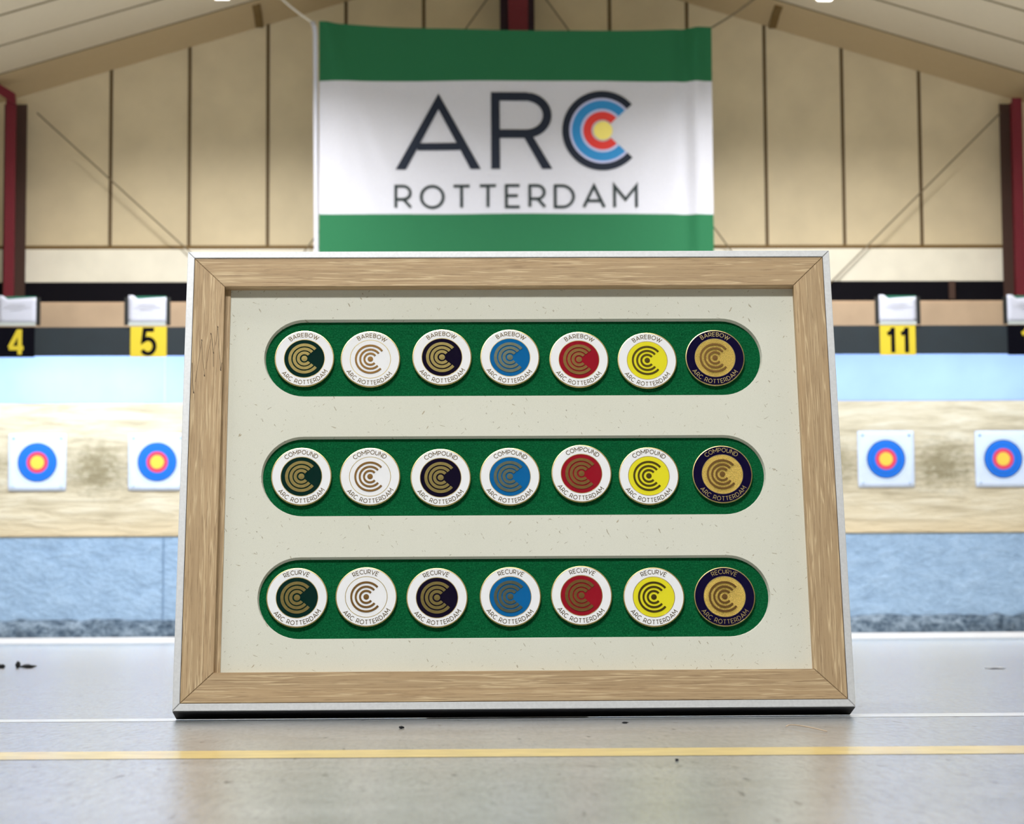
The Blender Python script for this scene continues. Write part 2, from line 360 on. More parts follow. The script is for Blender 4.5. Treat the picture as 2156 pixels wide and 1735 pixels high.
OUT = (-W2, W2, 0, H); A_IN = (-.16155, .16155, .0038, .2357); W_OUT = (-.16130, .16130, .00405, .23545); W_IN = (-.1457, .1457, .0190, .2200)
for s in ('top', 'bottom', 'left', 'right'):
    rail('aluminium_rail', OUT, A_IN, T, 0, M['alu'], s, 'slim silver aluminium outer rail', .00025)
    rail('wood_rail', W_OUT, W_IN, T-.0003, .004, M['wood_h' if s in ('top', 'bottom') else 'wood_v'], s, 'flat oak veneer rail', .0002)
o = bbox_('back_panel', (-.1612, .1612, .0042, .2352, .002, .0035), M['black'], fr)
o = bbox_('wood_spacer', (-.1457, -.1429, .0190, .2200, .0042, T-.0048), M['wood_v'], fr)
# back strut that holds the frame up, hinged behind
bm = bmesh.new()
foot = FM.inverted() @ Vector((.0378, 1.1943+.155, 0.002)); hinge = Vector((0, .165, -.001))
dv = (foot-hinge); 
for k_ in (0,):
    a = [Vector((sx*.03, hinge.y, z)) for sx in (-1, 1) for z in (-.001, -.0035)]; b = [Vector((sx*.045, foot.y, foot.z-dz)) for sx in (-1, 1) for dz in (-.0012, .0012)]
    va = [bm.verts.new(p) for p in a]; vb = [bm.verts.new(p) for p in b]
    for q in ((0, 1, 3, 2),): bm.faces.new([va[i] for i in q]); bm.faces.new([vb[i] for i in q][::-1])
    for i, j in ((0, 1), (1, 3), (3, 2), (2, 0)): bm.faces.new((va[i], va[j], vb[j], vb[i]))
bmesh.ops.recalc_face_normals(bm, faces=bm.faces)
obj('back_strut', bm, M['black'], fr)
# cracked knot lines on the left oak rail: open grain with a shape of its own
cr = bmesh.new(); zc = T-.0003
def crack(pts, wd):
    ribbon(cr, pts, wd*.7, lambda x, y, k: (x, y, zc+(.00003 if k else -.0001)))
def fp(px, py):   # a spot on the left rail given as fractions of its width and height
    return (-.1613+px*.0156, .2354-py*.2314)
for pts, wd in (([(.02, .245), (.05, .285), (.10, .315)], .00035), ([(.14, .29), (.24, .235), (.31, .195)], .00022), ([(.31, .195), (.36, .24), (.44, .275)], .00022),
                ([(.47, .26), (.55, .215), (.60, .19)], .00018), ([(.60, .178), (.64, .19), (.70, .225), (.71, .255)], .00032), ([(.76, .205), (.80, .18), (.815, .160)], .0002), ([(.82, .165), (.87, .21), (.95, .262)], .00028), ([(.95, .262), (.985, .245)], .0003)):
    crack([fp(*p) for p in pts], wd)
for px, py in ((.31, .193), (.60, .178), (.70, .222), (.815, .162), (.95, .262), (.43, .275), (.10, .314)):
    x, y = fp(px, py); crack([(x-.0001, y+.0005), (x+.0001, y-.0005)], .0006)
obj('grain_crack', cr, M['crack'], fr)['label'] = 'dark jagged cracks in the oak grain'
# mat board with three long rounded openings
ZM = T-.0055; ZF = ZM-.0024
SL = [(-.1252, .1284, .1622, .2038, 'upper'), (-.1253, .1275, .0991, .1408, 'middle'), (-.1258, .1268, .0365, .0780, 'lower')]
def stadium(x0, x1, y0, y1, d=0, n_=24):
    x0 += d; x1 -= d; y0 += d; y1 -= d; rr = (y1-y0)/2; cy = (y0+y1)/2
    return [(x1-rr+rr*math.cos(a), cy+rr*math.sin(a)) for a in (-PI/2+PI*i/n_ for i in range(n_+1))]+[(x0+rr+rr*math.cos(a), cy+rr*math.sin(a)) for a in (PI/2+PI*i/n_ for i in range(n_+1))]
cu = bpy.data.curves.new('mat', 'CURVE'); cu.dimensions = '2D'; cu.fill_mode = 'BOTH'
def spl(pts):
    s = cu.splines.new('POLY'); s.points.add(len(pts)-1); s.use_cyclic_u = True
    for p, q in zip(s.points, pts): p.co = (q[0], q[1], 0, 1)
spl([(-.1429, .0186), (.1462, .0186), (.1462, .2204), (-.1429, .2204)])
for s in SL: spl(stadium(*s[:4]))
co = bpy.data.objects.new('tmp', cu); C.objects.link(co); bpy.context.view_layer.update()
me = bpy.data.meshes.new_from_object(co); bpy.data.objects.remove(co)
bm = bmesh.new(); bm.from_mesh(me)
for v in bm.verts: v.co.z = ZM
for s in SL:
    a = [bm.verts.new((x, y, ZM)) for x, y in stadium(*s[:4])]; b = [bm.verts.new((x, y, ZF+.0001)) for x, y in stadium(*s[:4], d=.0007)]
    for i in range(len(a)): j = (i+1) % len(a); bm.faces.new((a[i], a[j], b[j], b[i]))
bmesh.ops.remove_doubles(bm, verts=bm.verts, dist=1e-6)
for i, s in enumerate(SL): pass
obj('mat_board', bm, M['card'], fr)['label'] = 'cream flecked card mat with three long rounded openings'
for s in SL:
    o = bbox_('felt_backing', (s[0]-.003, s[1]+.003, s[2]-.003, s[3]+.003, ZF-.001, ZF), M['felt'], fr); o['label'] = 'green felt seen through the %s opening' % s[4]

# ------------------------------------------------------------------ the 21 enamel pins
PR = .0152; PT = .0019
def disc_mesh(prof, n_=72):
    bm = bmesh.new(); lathe(bm, prof, n_); return bm
def mesh_of(bm, name, mat, smooth=False):
    me = bpy.data.meshes.new(name); bm.to_mesh(me); bm.free(); me.materials.append(mat)
    if smooth:
        for p in me.polygons: p.use_smooth = True
    return me
def arc_text_mesh(s, half, bottom, hgt=.135, gap=.30, mid=.84, wd=.021):
    """lettering bent along the pin's outer ring, raised a hair"""
    tw = text_width(s, gap); sc = hgt; ang_per = 2*half/(tw)
    bm = bmesh.new(); x = -tw/2
    for ch in s:
        wc, strokes = GL[ch]
        for st in strokes:
            st = subdivide(st, .25)
            def fn(px, py, k, x=x):
                a = (x+px)*ang_per
                rr = (mid+(py-.5)*hgt) if not bottom else (mid-(py-.5)*hgt)
                if bottom: X, Y = math.sin(a)*rr, -math.cos(a)*rr
                else: X, Y = math.sin(a)*rr, math.cos(a)*rr
                return (X*PR, Y*PR, PT+(.00004 if k else -.0002))
            ribbon(bm, st, wd/hgt, fn)
        x += wc+gap
    bmesh.ops.recalc_face_normals(bm, faces=bm.faces)
    return bm
R_ = PR
body_me = mesh_of(disc_mesh([(0, 0), (R_*.975, 0), (R_, .0003), (R_, PT-.0003), (R_*.99, PT), (R_*.965, PT+.00005), (R_*.955, PT-.0001), (R_*.69, PT-.0001), (R_*.685, PT+.00004), (R_*.670, PT+.00004), (R_*.66, PT-.0001), (0, PT-.0001)]), 'metal_body', M['gold'])
ringprof = [(R_*.684, PT-.00015), (R_*.688, PT-.00001), (R_*.82, PT+.00000), (R_*.956, PT-.00001), (R_*.96, PT-.00015)]
def ring_me(mat): return mesh_of(disc_mesh(ringprof), 'outer_enamel', mat)
def inner_me(mat): return mesh_of(disc_mesh([(R_*.672, PT-.00015), (R_*.668, PT-.00002), (0, PT-.00002)]), 'inner_enamel', mat)
def arcs(r0, r1):
    bm = bmesh.new(); rm = (r0+r1)/2*R_
    ribbon(bm, arc(0, 0, rm, rm, 40, 320, 48), (r1-r0)*R_, lambda x, y, k: (x, y, PT+(.0002 if k else -.0002)))
    bmesh.ops.recalc_face_normals(bm, faces=bm.faces); return bm
arc_sets = {}
def arc_me(mat, thin):
    key = (mat, thin)
    if key not in arc_sets:
        d = .018 if thin else 0
        arc_sets[key] = [mesh_of(arcs(a+d, b-d), 'logo_arc', M[mat]) for a, b in ((.435, .535), (.29, .39), (.15, .25))]+[mesh_of(disc_mesh([((.10-d/2)*R_, PT-.0002), ((.10-d/2)*R_, PT+.00012), (0, PT+.00014)], 28), 'logo_dot', M[mat])]
    return arc_sets[key]
words = {'BAREBOW': .60, 'COMPOUND': .68, 'RECURVE': .50}
word_me = {k: mesh_of(arc_text_mesh(k, v, False), 'top_lettering', M['letter']) for k, v in words.items()}
word_gold = {k: mesh_of(arc_text_mesh(k, v, False), 'top_lettering', M['gold']) for k, v in words.items()}
club_me = mesh_of(arc_text_mesh('ARC ROTTERDAM', 1.0, True), 'bottom_lettering', M['letter'])
club_gold = mesh_of(arc_text_mesh('ARC ROTTERDAM', 1.0, True), 'bottom_lettering', M['gold'])
kinds = [('white', 'dgreen', 'dark green'), ('white', 'white', 'all-white'), ('white', 'black_en', 'black'), ('white', 'blue', 'blue'), ('white', 'red', 'red'), ('white', 'yellow', 'yellow'), ('navy', 'sand', 'gold')]
rings = {'white': ring_me(M['white']), 'navy': ring_me(M['navy'])}
inners = {k[1]: inner_me(M[k[1]]) for k in kinds}
logo_mat = {'dgreen': ('gold2', False), 'white': ('brass', True), 'black_en': ('gold2', False), 'blue': ('grey2', False), 'red': ('brass', False), 'yellow': ('dark2', True), 'sand': ('brass', True)}
POS = {'BAREBOW': [(-104.8, 182.8), (-71.3, 182.4), (-34.9, 183.3), (-.3, 183.1), (34.9, 181.8), (69.7, 181.2), (104.4, 182.5)],
       'COMPOUND': [(-105.3, 120.0), (-71.0, 119.8), (-35.7, 119.1), (-1.0, 119.5), (34.9, 120.9), (68.7, 119.5), (105.7, 120.2)],
       'RECURVE': [(-106.4, 57.6), (-72.4, 57.8), (-37.6, 57.2), (-1.5, 57.5), (33.6, 57.9), (69.3, 56.9), (104.3, 56.9)]}
ROT = {'BAREBOW': [2, -4, 1, -3, -2, -1, -2], 'COMPOUND': [1, 1, -1, -2, -4, -2, 1], 'RECURVE': [2, 2, 2, -2, -3, -1, -1]}
where = {'BAREBOW': 'top', 'COMPOUND': 'middle', 'RECURVE': 'bottom'}
for word, ps in POS.items():
    for i, (px, py) in enumerate(ps):
        outer, inner, cname = kinds[i]
        mw = FM @ Matrix.Translation((px/1000, py/1000, ZF+.00005)) @ Matrix.Rotation(math.radians(ROT[word][i]), 4, 'Z')
        look = {'white': 'all-white enamel pin with thin brass circle', 'sand': 'navy-rimmed pin with a sparkling gold centre'}.get(inner, 'white-rimmed enamel pin with a %s centre' % cname)
        p = empty('enamel_pin', mw, '%s reading %s, in the %s green row' % (look, word, where[word]), 'badge', '%s pins on the %s felt strip' % (word.capitalize(), where[word]))
        for nm, me_ in (('metal_body', body_me), ('outer_enamel', rings[outer]), ('inner_enamel', inners[inner])):
            q = bpy.data.objects.new(nm, me_); C.objects.link(q); q.parent = p
        for k_, me_ in enumerate(arc_me(*logo_mat[inner])):
            q = bpy.data.objects.new('logo_dot' if k_ == 3 else 'logo_arc', me_); C.objects.link(q); q.parent = p
        for nm, me_ in (('top_lettering', (word_gold if outer == 'navy' else word_me)[word]), ('bottom_lettering', club_gold if outer == 'navy' else club_me)):
            q = bpy.data.objects.new(nm, me_); C.objects.link(q); q.parent = p

# ------------------------------------------------------------------ setting: floor, walls, ceiling
def struct(o): o['kind'] = 'structure'; return o
XL, XR, YB, YF = -5.6, 6.9, -4.0, 18.0
def fz(y): return 0 if y < 1.19 else -.00131*(y-1.19)
bm = bmesh.new(); rows = []
for y in (YB, 0, 1.19, 18.6): rows.append([bm.verts.new((x, y, fz(y))) for x in (XL, XR)])
for a, b in zip(rows, rows[1:]): bm.faces.new((a[0], a[1], b[1], b[0]))
struct(obj('floor', bm, M['floor']))
def line(name, pts, mat, label):
    bm = bmesh.new(); v = [bm.verts.new((x, y, fz(y)+.00012)) for x, y in pts]; fc = bm.faces.new(v)
    if fc.normal.z < 0: fc.normal_flip()
    bmesh.ops.recalc_face_normals(bm, faces=bm.faces)
    o = obj(name, bm, mat); o['kind'] = 'structure'; o['label'] = label; return o
line('trim_1', [(-1, .8495), (1, .7931), (1, .8519), (-1, .8983)], M['yline'], 'yellow painted line across the floor in front of the frame')
line('trim_2', [(-1.5, 1.2147), (1.5, 1.1337), (1.5, 1.201), (-1.5, 1.231)], M['wline'], 'white painted line on the floor under the frame')
WY = 18.4
wx = lambda x: x
def ceil_z(x): return 5.363-.3005*abs(x-XC)
# upper end wall, with sloped top
bm = bmesh.new()
pts = [(XL, 2.3), (XR, 2.3), (XR, ceil_z(XR)+.1), (XC, ceil_z(XC)+.1), (XL, ceil_z(XL)+.1)]
prism(bm, pts, lambda p, k: (p[0], WY+.1*(1-k), p[1])); bmesh.ops.recalc_face_normals(bm, faces=bm.faces)
struct(obj('wall_back', bm, M['wall']))
n_ = 3
for off in (.72, 1.32, 1.92, 2.52, 3.12, 3.72+.6, 4.92):
    for sx in (-1, 1):
        x = XC+sx*off; o = bbox_('trim_%d' % n_, (x-.013, x+.013, WY-.006, WY+.01, 2.99, ceil_z(x)-.02), M['seamv']); struct(o); n_ += 1
o = bbox_('trim_%d' % n_, (XL, XR, WY-.02, WY+.01, 2.962, 2.998), M['seam']); struct(o); n_ += 1
for nm, b in (('wall_left', (XL-.1, XL, YB, 18.5, -.05, 3.6)), ('wall_right', (XR, XR+.1, YB, 18.5, -.05, 3.6)), ('wall_front', (XL, XR, YB-.1, YB, -.05, 5.4))):
    struct(bbox_(nm, b, M['cream']))
# ceiling: two slopes of 0.7 m panels with shallow joints, rounded down where it meets the end wall
prof = []
y = 18.4; prof.append((18.4, -.075, 0)); prof += [(18.32, -.05, 0), (18.2, -.022, 0), (18.05, -.004, 0), (17.9, 0, 0)]
for g in (17.88, 17.16, 16.44, 15.72, 15.0, 14.28, 13.56, 12.84, 12.12, 11.4, 10.0, 8.0, 6.0, 4.0, 2.0, 0.0, -2.0):
    prof += [(g+.02, 0, 0), (g+.012, .02, 1), (g-.012, .02, 1), (g-.02, 0, 0)]
prof.append((YB, 0, 0))
bm = bmesh.new(); prev = None
for (y, dz, g) in prof:
    cur = [bm.verts.new((x, y, ceil_z(x)+dz+.012)) for x in (XL, XC, XR)]
    if prev:
        for i in (0, 1):
            fc = bm.faces.new((prev[0][i], prev[0][i+1], cur[i+1], cur[i])); fc.material_index = 1 if (g or prev[1]) else (2 if y > 17.85 else 0)
    prev = (cur, g)
bmesh.ops.recalc_face_normals(bm, faces=bm.faces)
o = obj('ceiling', bm, [M['ceil'], M['cgroove'], M['cove']]); struct(o)
md = o.modifiers.new('s', 'SOLIDIFY'); md.thickness = .05; md.offset = 1
for sx in (-1, 1):
    x = XC+sx*1.985; z = ceil_z(x)
    bm = bmesh.new(); prism(bm, [(18.39, z-.07), (18.3, z-.05), (18.18, z-.02), (18.0, z+.0), (18.0, z+.03), (18.39, z+.03)], lambda p, k: (x-.03+.06*k, p[0], p[1]))
    bmesh.ops.recalc_face_normals(bm, faces=bm.faces)
    struct(obj('trim_%d' % n_, bm, M['seam'])); n_ += 1

# ------------------------------------------------------------------ steelwork on the end wall
o = bbox_('timber_beam', (-5.5, 6.8, 18.33, 18.4, 2.705, 2.962), M['cream'], bevel=.004); tag(o, 'long cream painted beam running across the wall under the beige panels', 'beam')
o = bbox_('steel_beam', (-5.5, 6.8, 18.30, 18.4, 2.42, 2.703), M['darkbeam']); tag(o, 'black beam directly beneath the cream beam', 'beam')  # near-black band between the cream beam and the tan strip
def column(name, x, wr, wd, ztop, label, flip=0):
    e = empty(name, (x, 18.2, 0), label, 'column')
    bbox_('front_flange', (-wr/2, wr/2, -.12, -.105, -.02, ztop), M['column'], e)
    bbox_('web', (-.006, .006, -.105, .105, -.02, ztop), M['column'], e)
    b = bbox_('rear_flange', (-wd/2, wd/2, .09, .11, -.02, ztop), M['columnb'] if wd < .2 else M['columnd'], e); b['label'] = 'dark rear flange'  # brown tone on the outer columns takes in their shadow on the wall
    if flip:
        bm = bmesh.new(); s = flip
        z = ztop-.16; pts_ = [(0, z-.10), (s*1.2, z+.50), (s*1.2, z+.62), (0, z+.02)]
        pts_ = [(0, z-.06), (s*.55, z+.36), (s*.55, z+.45), (0, z+.05)]
        prism(bm, pts_, lambda p, k: (p[0], -.17+.05*k, p[1])); bmesh.ops.recalc_face_normals(bm, faces=bm.faces)
        obj('knee_brace', bm, M['column'], e)
    return e
column('steel_column', XC-3.83, .075, .17, ceil_z(XC-3.83)-.14, 'red steel column at the left edge of the hall wall, above lane 4', 0)
column('steel_column', XC+3.807, .075, .17, ceil_z(XC+3.794)-.14, 'red steel column at the right edge of the hall wall', 0)
column('steel_column', .635, .15, .265, ceil_z(.635)-.1, 'dark red steel column in the middle, rising behind the banner', 0)
bm = bmesh.new(); z0 = 4.10
prism(bm, [(-3.15, z0-.09), (-3.6, z0+.20), (-3.6, z0+.27), (-3.15, z0-.01)], lambda p, k: (p[0], 17.98+.05*k, p[1])); bmesh.ops.recalc_face_normals(bm, faces=bm.faces)
tag(obj('knee_brace', bm, M['column']), 'short red diagonal brace at the head of the left red column', 'brace')
k18 = 18.25/18
def rod(a, b, label):
    bm = bmesh.new(); tube(bm, [(a[0]*k18, 18.28, CAM_H+(a[1]-CAM_H)*k18), (b[0]*k18, 18.28, CAM_H+(b[1]-CAM_H)*k18)], .0055)
    tag(obj('tie_rod', bm, M['rod']), label, 'rod', 'diagonal tie rods on the end wall')
rod((-2.99, 3.95), (-1.70, 2.765), 'thin tie rod slanting down right from the left red column')
rod((4.30, 3.955), (2.90, 2.575), 'thin tie rod slanting down left from the right red column')
rod((.73, 4.99), (2.40, 2.66), 'thin tie rod slanting from the middle column behind the banner, emerging at its lower right')
rod((.52, 5.0), (-1.15, 2.66), 'thin tie rod slanting down left from the middle column behind the banner')
# ------------------------------------------------------------------ target wall
o = bbox_('padded_board', (-5.5, 6.8, 17.98, 18.04, 2.21, 2.512), M['tan'], bevel=.02); tag(o, 'tan padded strip along the wall behind the paper holders', 'board')
o = bbox_('light_fascia', (-5.5, 6.8, 18.0, 18.05, 1.755, 2.178), M['fascia'], bevel=.004); tag(o, 'bright pale blue sheet running above the straw target wall', 'panel')
struct_x = -2.015
bbox_('sheet_joint', (struct_x-.006-0, struct_x+.006, 17.994, 18.001, 1.76, 2.17), M['tpale'], o)
o = bbox_('straw_wall', (-5.5, 6.8, 17.985, 18.05, .762, 1.753), M['straw'], bevel=.006); tag(o, 'long compressed straw target wall holding the paper targets', 'target butt')
o = bbox_('foam_wall', (-5.5, 6.8, 17.995, 18.05, -.03, .760), M['bluefoam']); tag(o, 'blue grey foam panel wall below the straw wall', 'panel')
bbox_('panel_joint', (-2.022, -2.012, 17.989, 17.996, .10, .755), M['joint_blue'], o)
# crumbs heaped along the base
bm = bmesh.new(); nx = 420; prev = None
for i in range(nx):
    x = -5.5+12.3*i/(nx-1); hh = .150+.035*noise.noise(Vector((x*2.2, 0, 0)))+.02*noise.noise(Vector((x*9, 3, 0)))
    cur = [bm.verts.new((x, 17.90+.012*noise.noise(Vector((x*14, 5, 0))), -.022)), bm.verts.new((x, 17.92+.02*noise.noise(Vector((x*17, 9, 0))), hh*.55+.01*noise.noise(Vector((x*21, 1, 0))))), bm.verts.new((x, 17.988, hh))]
    if prev:
        for j in (0, 1): bm.faces.new((prev[j], cur[j], cur[j+1], prev[j+1]))
    prev = cur
tag(obj('crumb_heap', bm, M['rubble'], smooth=True), 'ridge of dark foam crumbs along the foot of the blue grey wall', 'debris', kind='stuff')
o = bbox_('kickboard', (-5.5, 6.8, 17.86, 17.885, -.023, .020), M['kick'], bevel=.002); tag(o, 'low white kickboard lying on the far edge of the floor', 'board')
# valance
o = bbox_('valance_board', (-5.4, 6.7, 17.2, 17.225, 2.018, 2.222), M['valance'], bevel=.002); tag(o, 'dark board across the lanes that carries the lane number plates', 'board')
for x in (-5.3, 6.6):
    bbox_('bracket', (x-.02, x+.02, 17.225, 17.97, 2.165, 2.195), M['valance'], o)
b_ = bbox_('unseen_light_baffle', (-5.4, 6.7, 17.226, 17.97, 2.198, 2.205), M['valance']); tag(b_, 'thin dark shelf added out of sight behind the lane number board to block the strip lights', 'shelf')  # added out of sight to keep strip light off the tan board
# ------------------------------------------------------------------ lane plates and paper holders
def plate(name, x, s, bg, fg, label, ww=.256):
    e = empty(name, (x, 17.2, 2.007), label, 'sign', 'lane number plates')
    bbox_('plate', (-ww/2, ww/2, -.012, -.001, 0, .216), M[bg], e)
    bm = bmesh.new(); hgt = .180; gap = .30 if s.startswith('1') else .2; tw = text_width(s, gap); sc = hgt; x0 = -tw/2*sc*.92
    for ch in s:
        for q_, st in enumerate(GL[ch][1]):
            ribbon(bm, [(p[0]*sc*.92+x0, p[1]*sc+.018) for p in subdivide(st, .2)], .030, lambda X, Z, k: (X, -.0118-(.0015+.0006*q_ if k else 0), Z))
        x0 += (GL[ch][0]+gap)*sc*.92
    bmesh.ops.recalc_face_normals(bm, faces=bm.faces)
    obj('lane_number', bm, M[fg], e)
plate('lane_number_plate', -2.978, '4', 'bnum', 'ynum', 'black plate with a yellow number 4')
plate('lane_number_plate', -2.043, '5', 'ynum', 'bnum', 'yellow plate with a black number 5')
plate('lane_number_plate', 3.318, '11', 'ynum', 'bnum', 'yellow plate with a black number 11')
plate('lane_number_plate', 4.242, '1', 'bnum', 'ynum', 'black plate with a yellow 1, cut off by the right edge of the photo')
def holder(x, z, label, seed):
    e = empty('paper_holder', (x, 17.2, z), label, 'paper holder', 'paper holders above the lane plates')
    bm = bmesh.new(); w_ = .163
    for b in ((-w_, w_, -.004, .006, -.004, .19), (-w_, -w_+.024, -.014, .006, -.01, .165), (w_-.024, w_, -.014, .006, -.01, .165)): box(bm, *b)
    obj('backing', bm, M['blackclip'], e)
    bbox_('bottom_lip', (-.132, .132, -.016, -.010, -.014, .010), M['clear'], e)
    bm = bmesh.new(); v = []; nx, nz = 8, 6
    bm2 = bmesh.new(); box(bm2, -.10, .135, -.0065, -.0045, .03, .198); obj('green_sheet', bm2, M['greenpaper'], e)
    for j in range(nz+1):
        row = []
        for i in range(nx+1):
            X = -.135+.27*i/nx; top = .203 if i < 2 else .172+.018*i/nx
            Z = .004+(top-.004)*j/nz; row.append(bm.verts.new((X, -.010-.004*math.sin(PI*i/nx), Z)))
        v.append(row)
    for j in range(nz):
        for i in range(nx): bm.faces.new((v[j][i], v[j][i+1], v[j+1][i+1], v[j+1][i]))
    o = obj('paper_sheet', bm, M['paper'], e, True); md = o.modifiers.new('s', 'SOLIDIFY'); md.thickness = .001
    bm = bmesh.new()
    for k_, (a, b) in enumerate(((-.06, .06), (-.09, .10), (-.05, .04))): box(bm, a, b, -.0185, -.0178, .135-k_*.017, .139-k_*.017)
    obj('printed_lines', bm, M['greymark'], e)
holder(-2.975, 2.245, 'white sheet in a dark holder above the black 4 plate', 1)
holder(-2.053, 2.245, 'white sheet in a dark holder above the yellow 5 plate', 2)
holder(3.322, 2.24, 'white sheet in a dark holder above the yellow 11 plate', 3)
holder(4.25, 2.24, 'white sheet in a dark holder at the far right edge of the photo', 4)
o = bbox_('bracket', (3.93, 3.975, 18.26, 18.299, 2.56, 2.70), M['columnb']); tag(o, 'small grey bracket on the black beam between lanes 11 and 12', 'bracket')

# ------------------------------------------------------------------ paper targets
def flat_disc(bm, r0, r1, y0, th, n_=48):
    a = [[bm.verts.new((rr*math.cos(2*PI*i/n_), y, rr*math.sin(2*PI*i/n_))) for i in range(n_)] for rr, y in ((r1, y0), (r1, y0-th), (max(r0, 1e-4), y0-th), (max(r0, 1e-4), y0))]
    for k in range(3):
        for i in range(n_): j = (i+1) % n_; bm.faces.new((a[k][i], a[k][j], a[k+1][j], a[k+1][i]))
    bmesh.ops.recalc_face_normals(bm, faces=bm.faces)
def target(x, z, label, s):
    e = empty('paper_target', (x, 17.985, z), label, 'target', 'paper archery targets on the straw wall')
    bm = bmesh.new(); N = 12; v = []
    for j in range(N+1):
        row = []
        for i in range(N+1):
            X = -.213+.426*i/N; Z = -.213+.426*j/N
            c = max(abs(X), abs(Z))/.213; row.append(bm.verts.new((X*(1-.012*(abs(Z)/.213)**6), -.006-.010*max(0, c-.8)*(1+math.sin(i*2+j+s)), Z*(1-.012*(abs(X)/.213)**6))))
        v.append(row)
    for j in range(N):
        for i in range(N): bm.faces.new((v[j][i], v[j][i+1], v[j+1][i+1], v[j+1][i]))
    o = obj('paper_sheet', bm, M['tpaper'], e, True); md = o.modifiers.new('s', 'SOLIDIFY'); md.thickness = .0012; md.offset = 0
    for nm, r0, r1, mt in (('outer_ring', .158, .162, 'tpale'), ('dark_edge', .1385, .1455, 'tline'), ('blue_ring', .078, .139, 'tblue'), ('red_ring', .050, .079, 'tred'), ('gold_centre', 0, .051, 'tgold')):
        bm = bmesh.new(); flat_disc(bm, r0, r1, -.0068, .0012); obj(nm, bm, M[mt], e)
    bm = bmesh.new(); flat_disc(bm, .108, .1105, -.0079, .0006); obj('ring_line', bm, M['tline'], e)
    for px in (-1, 1):
        for pz in (-1, 1):
            bm = bmesh.new(); lathe(bm, [(0, -.010), (.005, -.010), (.008, 0), (.006, .004), (0, .005)], 10)
            o = obj('pin', bm, M['pblue' if pz > 0 else 'tpale'], e, True); o.location = (px*.175, -.014, pz*.178); o.rotation_euler = (PI/2, 0, 0)
target(-2.949, 1.313, 'leftmost paper target, under the black 4 plate', 0)
target(-2.066, 1.313, 'paper target under the yellow 5 plate, partly hidden by the frame', 1)
target(3.363, 1.314, 'paper target under the yellow 11 plate, right of the frame', 2)
target(4.246, 1.312, 'rightmost paper target, cut by the photo edge', 3)

# ------------------------------------------------------------------ banner
BX0, BX1, BZ0 = -.848, 2.040, 2.664; BY = 17.5
def btop(x): t = (x-BX0)/(BX1-BX0); return 4.513-.034*t-.27*t*(1-t)*.62
def bfold(x, z):
    t = (x-BX0)/(BX1-BX0); s = (z-BZ0)/(4.5-BZ0); y = 0
    y += .012*math.sin(x*3.1+z*.7)+.006*math.sin(x*7+z*2.2)
    y -= .030*math.exp(-((t-.965+.01*s)/.018)**2)*(.5+.5*s)
    y += .030*math.exp(-((t-.93)/.020)**2)*(.5+.5*s)
    for k_, sl in ((.05, .10), (.10, .2), (.17, .32)):
        y -= .016*math.exp(-((t-k_*(1-s)*1.6-.015)/.022)**2)*s
    for k_ in (.06, .15):
        y -= .012*math.exp(-((1-t-k_*(1-s)*1.8-.02)/.022)**2)*s
    y -= .02*math.sin(PI*t)*(1-s)
    return BY+y
ban = empty('club_banner', (BX0, BY, BZ0), 'green and white club banner with a target-ring C, hung high on the end wall', 'banner')
def bc(x, y, z): return (x-BX0, y-BY, z-BZ0)
xs = [BX0+(BX1-BX0)*i/150 for i in range(151)]
def zs_at(x):
    tp = btop(x); lv = [BZ0+(3.086-BZ0)*i/10 for i in range(11)]+[3.086+(4.074-3.086)*i/28 for i in range(1, 29)]+[4.074+(tp-4.074)*i/10 for i in range(1, 11)]
    return lv
bm = bmesh.new(); gr = [[bm.verts.new(bc(x, bfold(x, z), z)) for z in zs_at(x)] for x in xs]
for i in range(150):
    for j in range(48):
        fc = bm.faces.new((gr[i][j], gr[i+1][j], gr[i+1][j+1], gr[i][j+1])); fc.material_index = 0 if (j < 10 or j >= 38) else 1
o = obj('cloth', bm, [M['cgreen'], M['cwhite']], ban, True); o['label'] = 'green, white and green striped cloth'
bm = bmesh.new(); L = []
for i in range(40):
    t = i/39; z = BZ0+(4.515-BZ0)*t; L.append(bc(-.866-.012*t-(.02 if t > .97 else 0)*(t-.97)/.03, BY-.004, z))
tube(bm, L, .018, 10); obj('hem_sleeve', bm, M['cwhite'], ban, True)['label'] = 'white sleeve along the left edge'
def bprint(name, mat, polys, wd, off=.005):
    bm = bmesh.new()
    for st in polys:
        ribbon(bm, subdivide(st, .05), wd, lambda X, Z, k: bc(X, bfold(X, Z)-off-(.001 if k else 0), Z))
    bmesh.ops.recalc_face_normals(bm, faces=bm.faces)
    return obj(name, bm, M[mat], ban)
# the big A R
SW = .064
def strips(name, mat, quads, polys=(), wd=.06, off=.005):
    bm = bmesh.new()
    for (a0, a1), (b0, b1) in quads:       # a flat stroke between two straight edges, cut level at its ends
        n2 = 16; prev = None
        for i in range(n2+1):
            t = i/n2; P = [(p[0]+(q[0]-p[0])*t, p[1]+(q[1]-p[1])*t) for p, q in ((a0, a1), (b0, b1))]
            cur = [bm.verts.new(bc(x, bfold(x, z)-off-k, z)) for k in (0, .001) for x, z in P]
            if prev:
                for i0, i1 in ((2, 3), (0, 2), (3, 1)): bm.faces.new((prev[i0], prev[i1], cur[i1], cur[i0]))
            prev = cur
    for st in polys: ribbon(bm, subdivide(st, .05), wd, lambda X, Z, k: bc(X, bfold(X, Z)-off-(.001 if k else 0), Z))
    bmesh.ops.recalc_face_normals(bm, faces=bm.faces); return obj(name, bm, M[mat], ban)
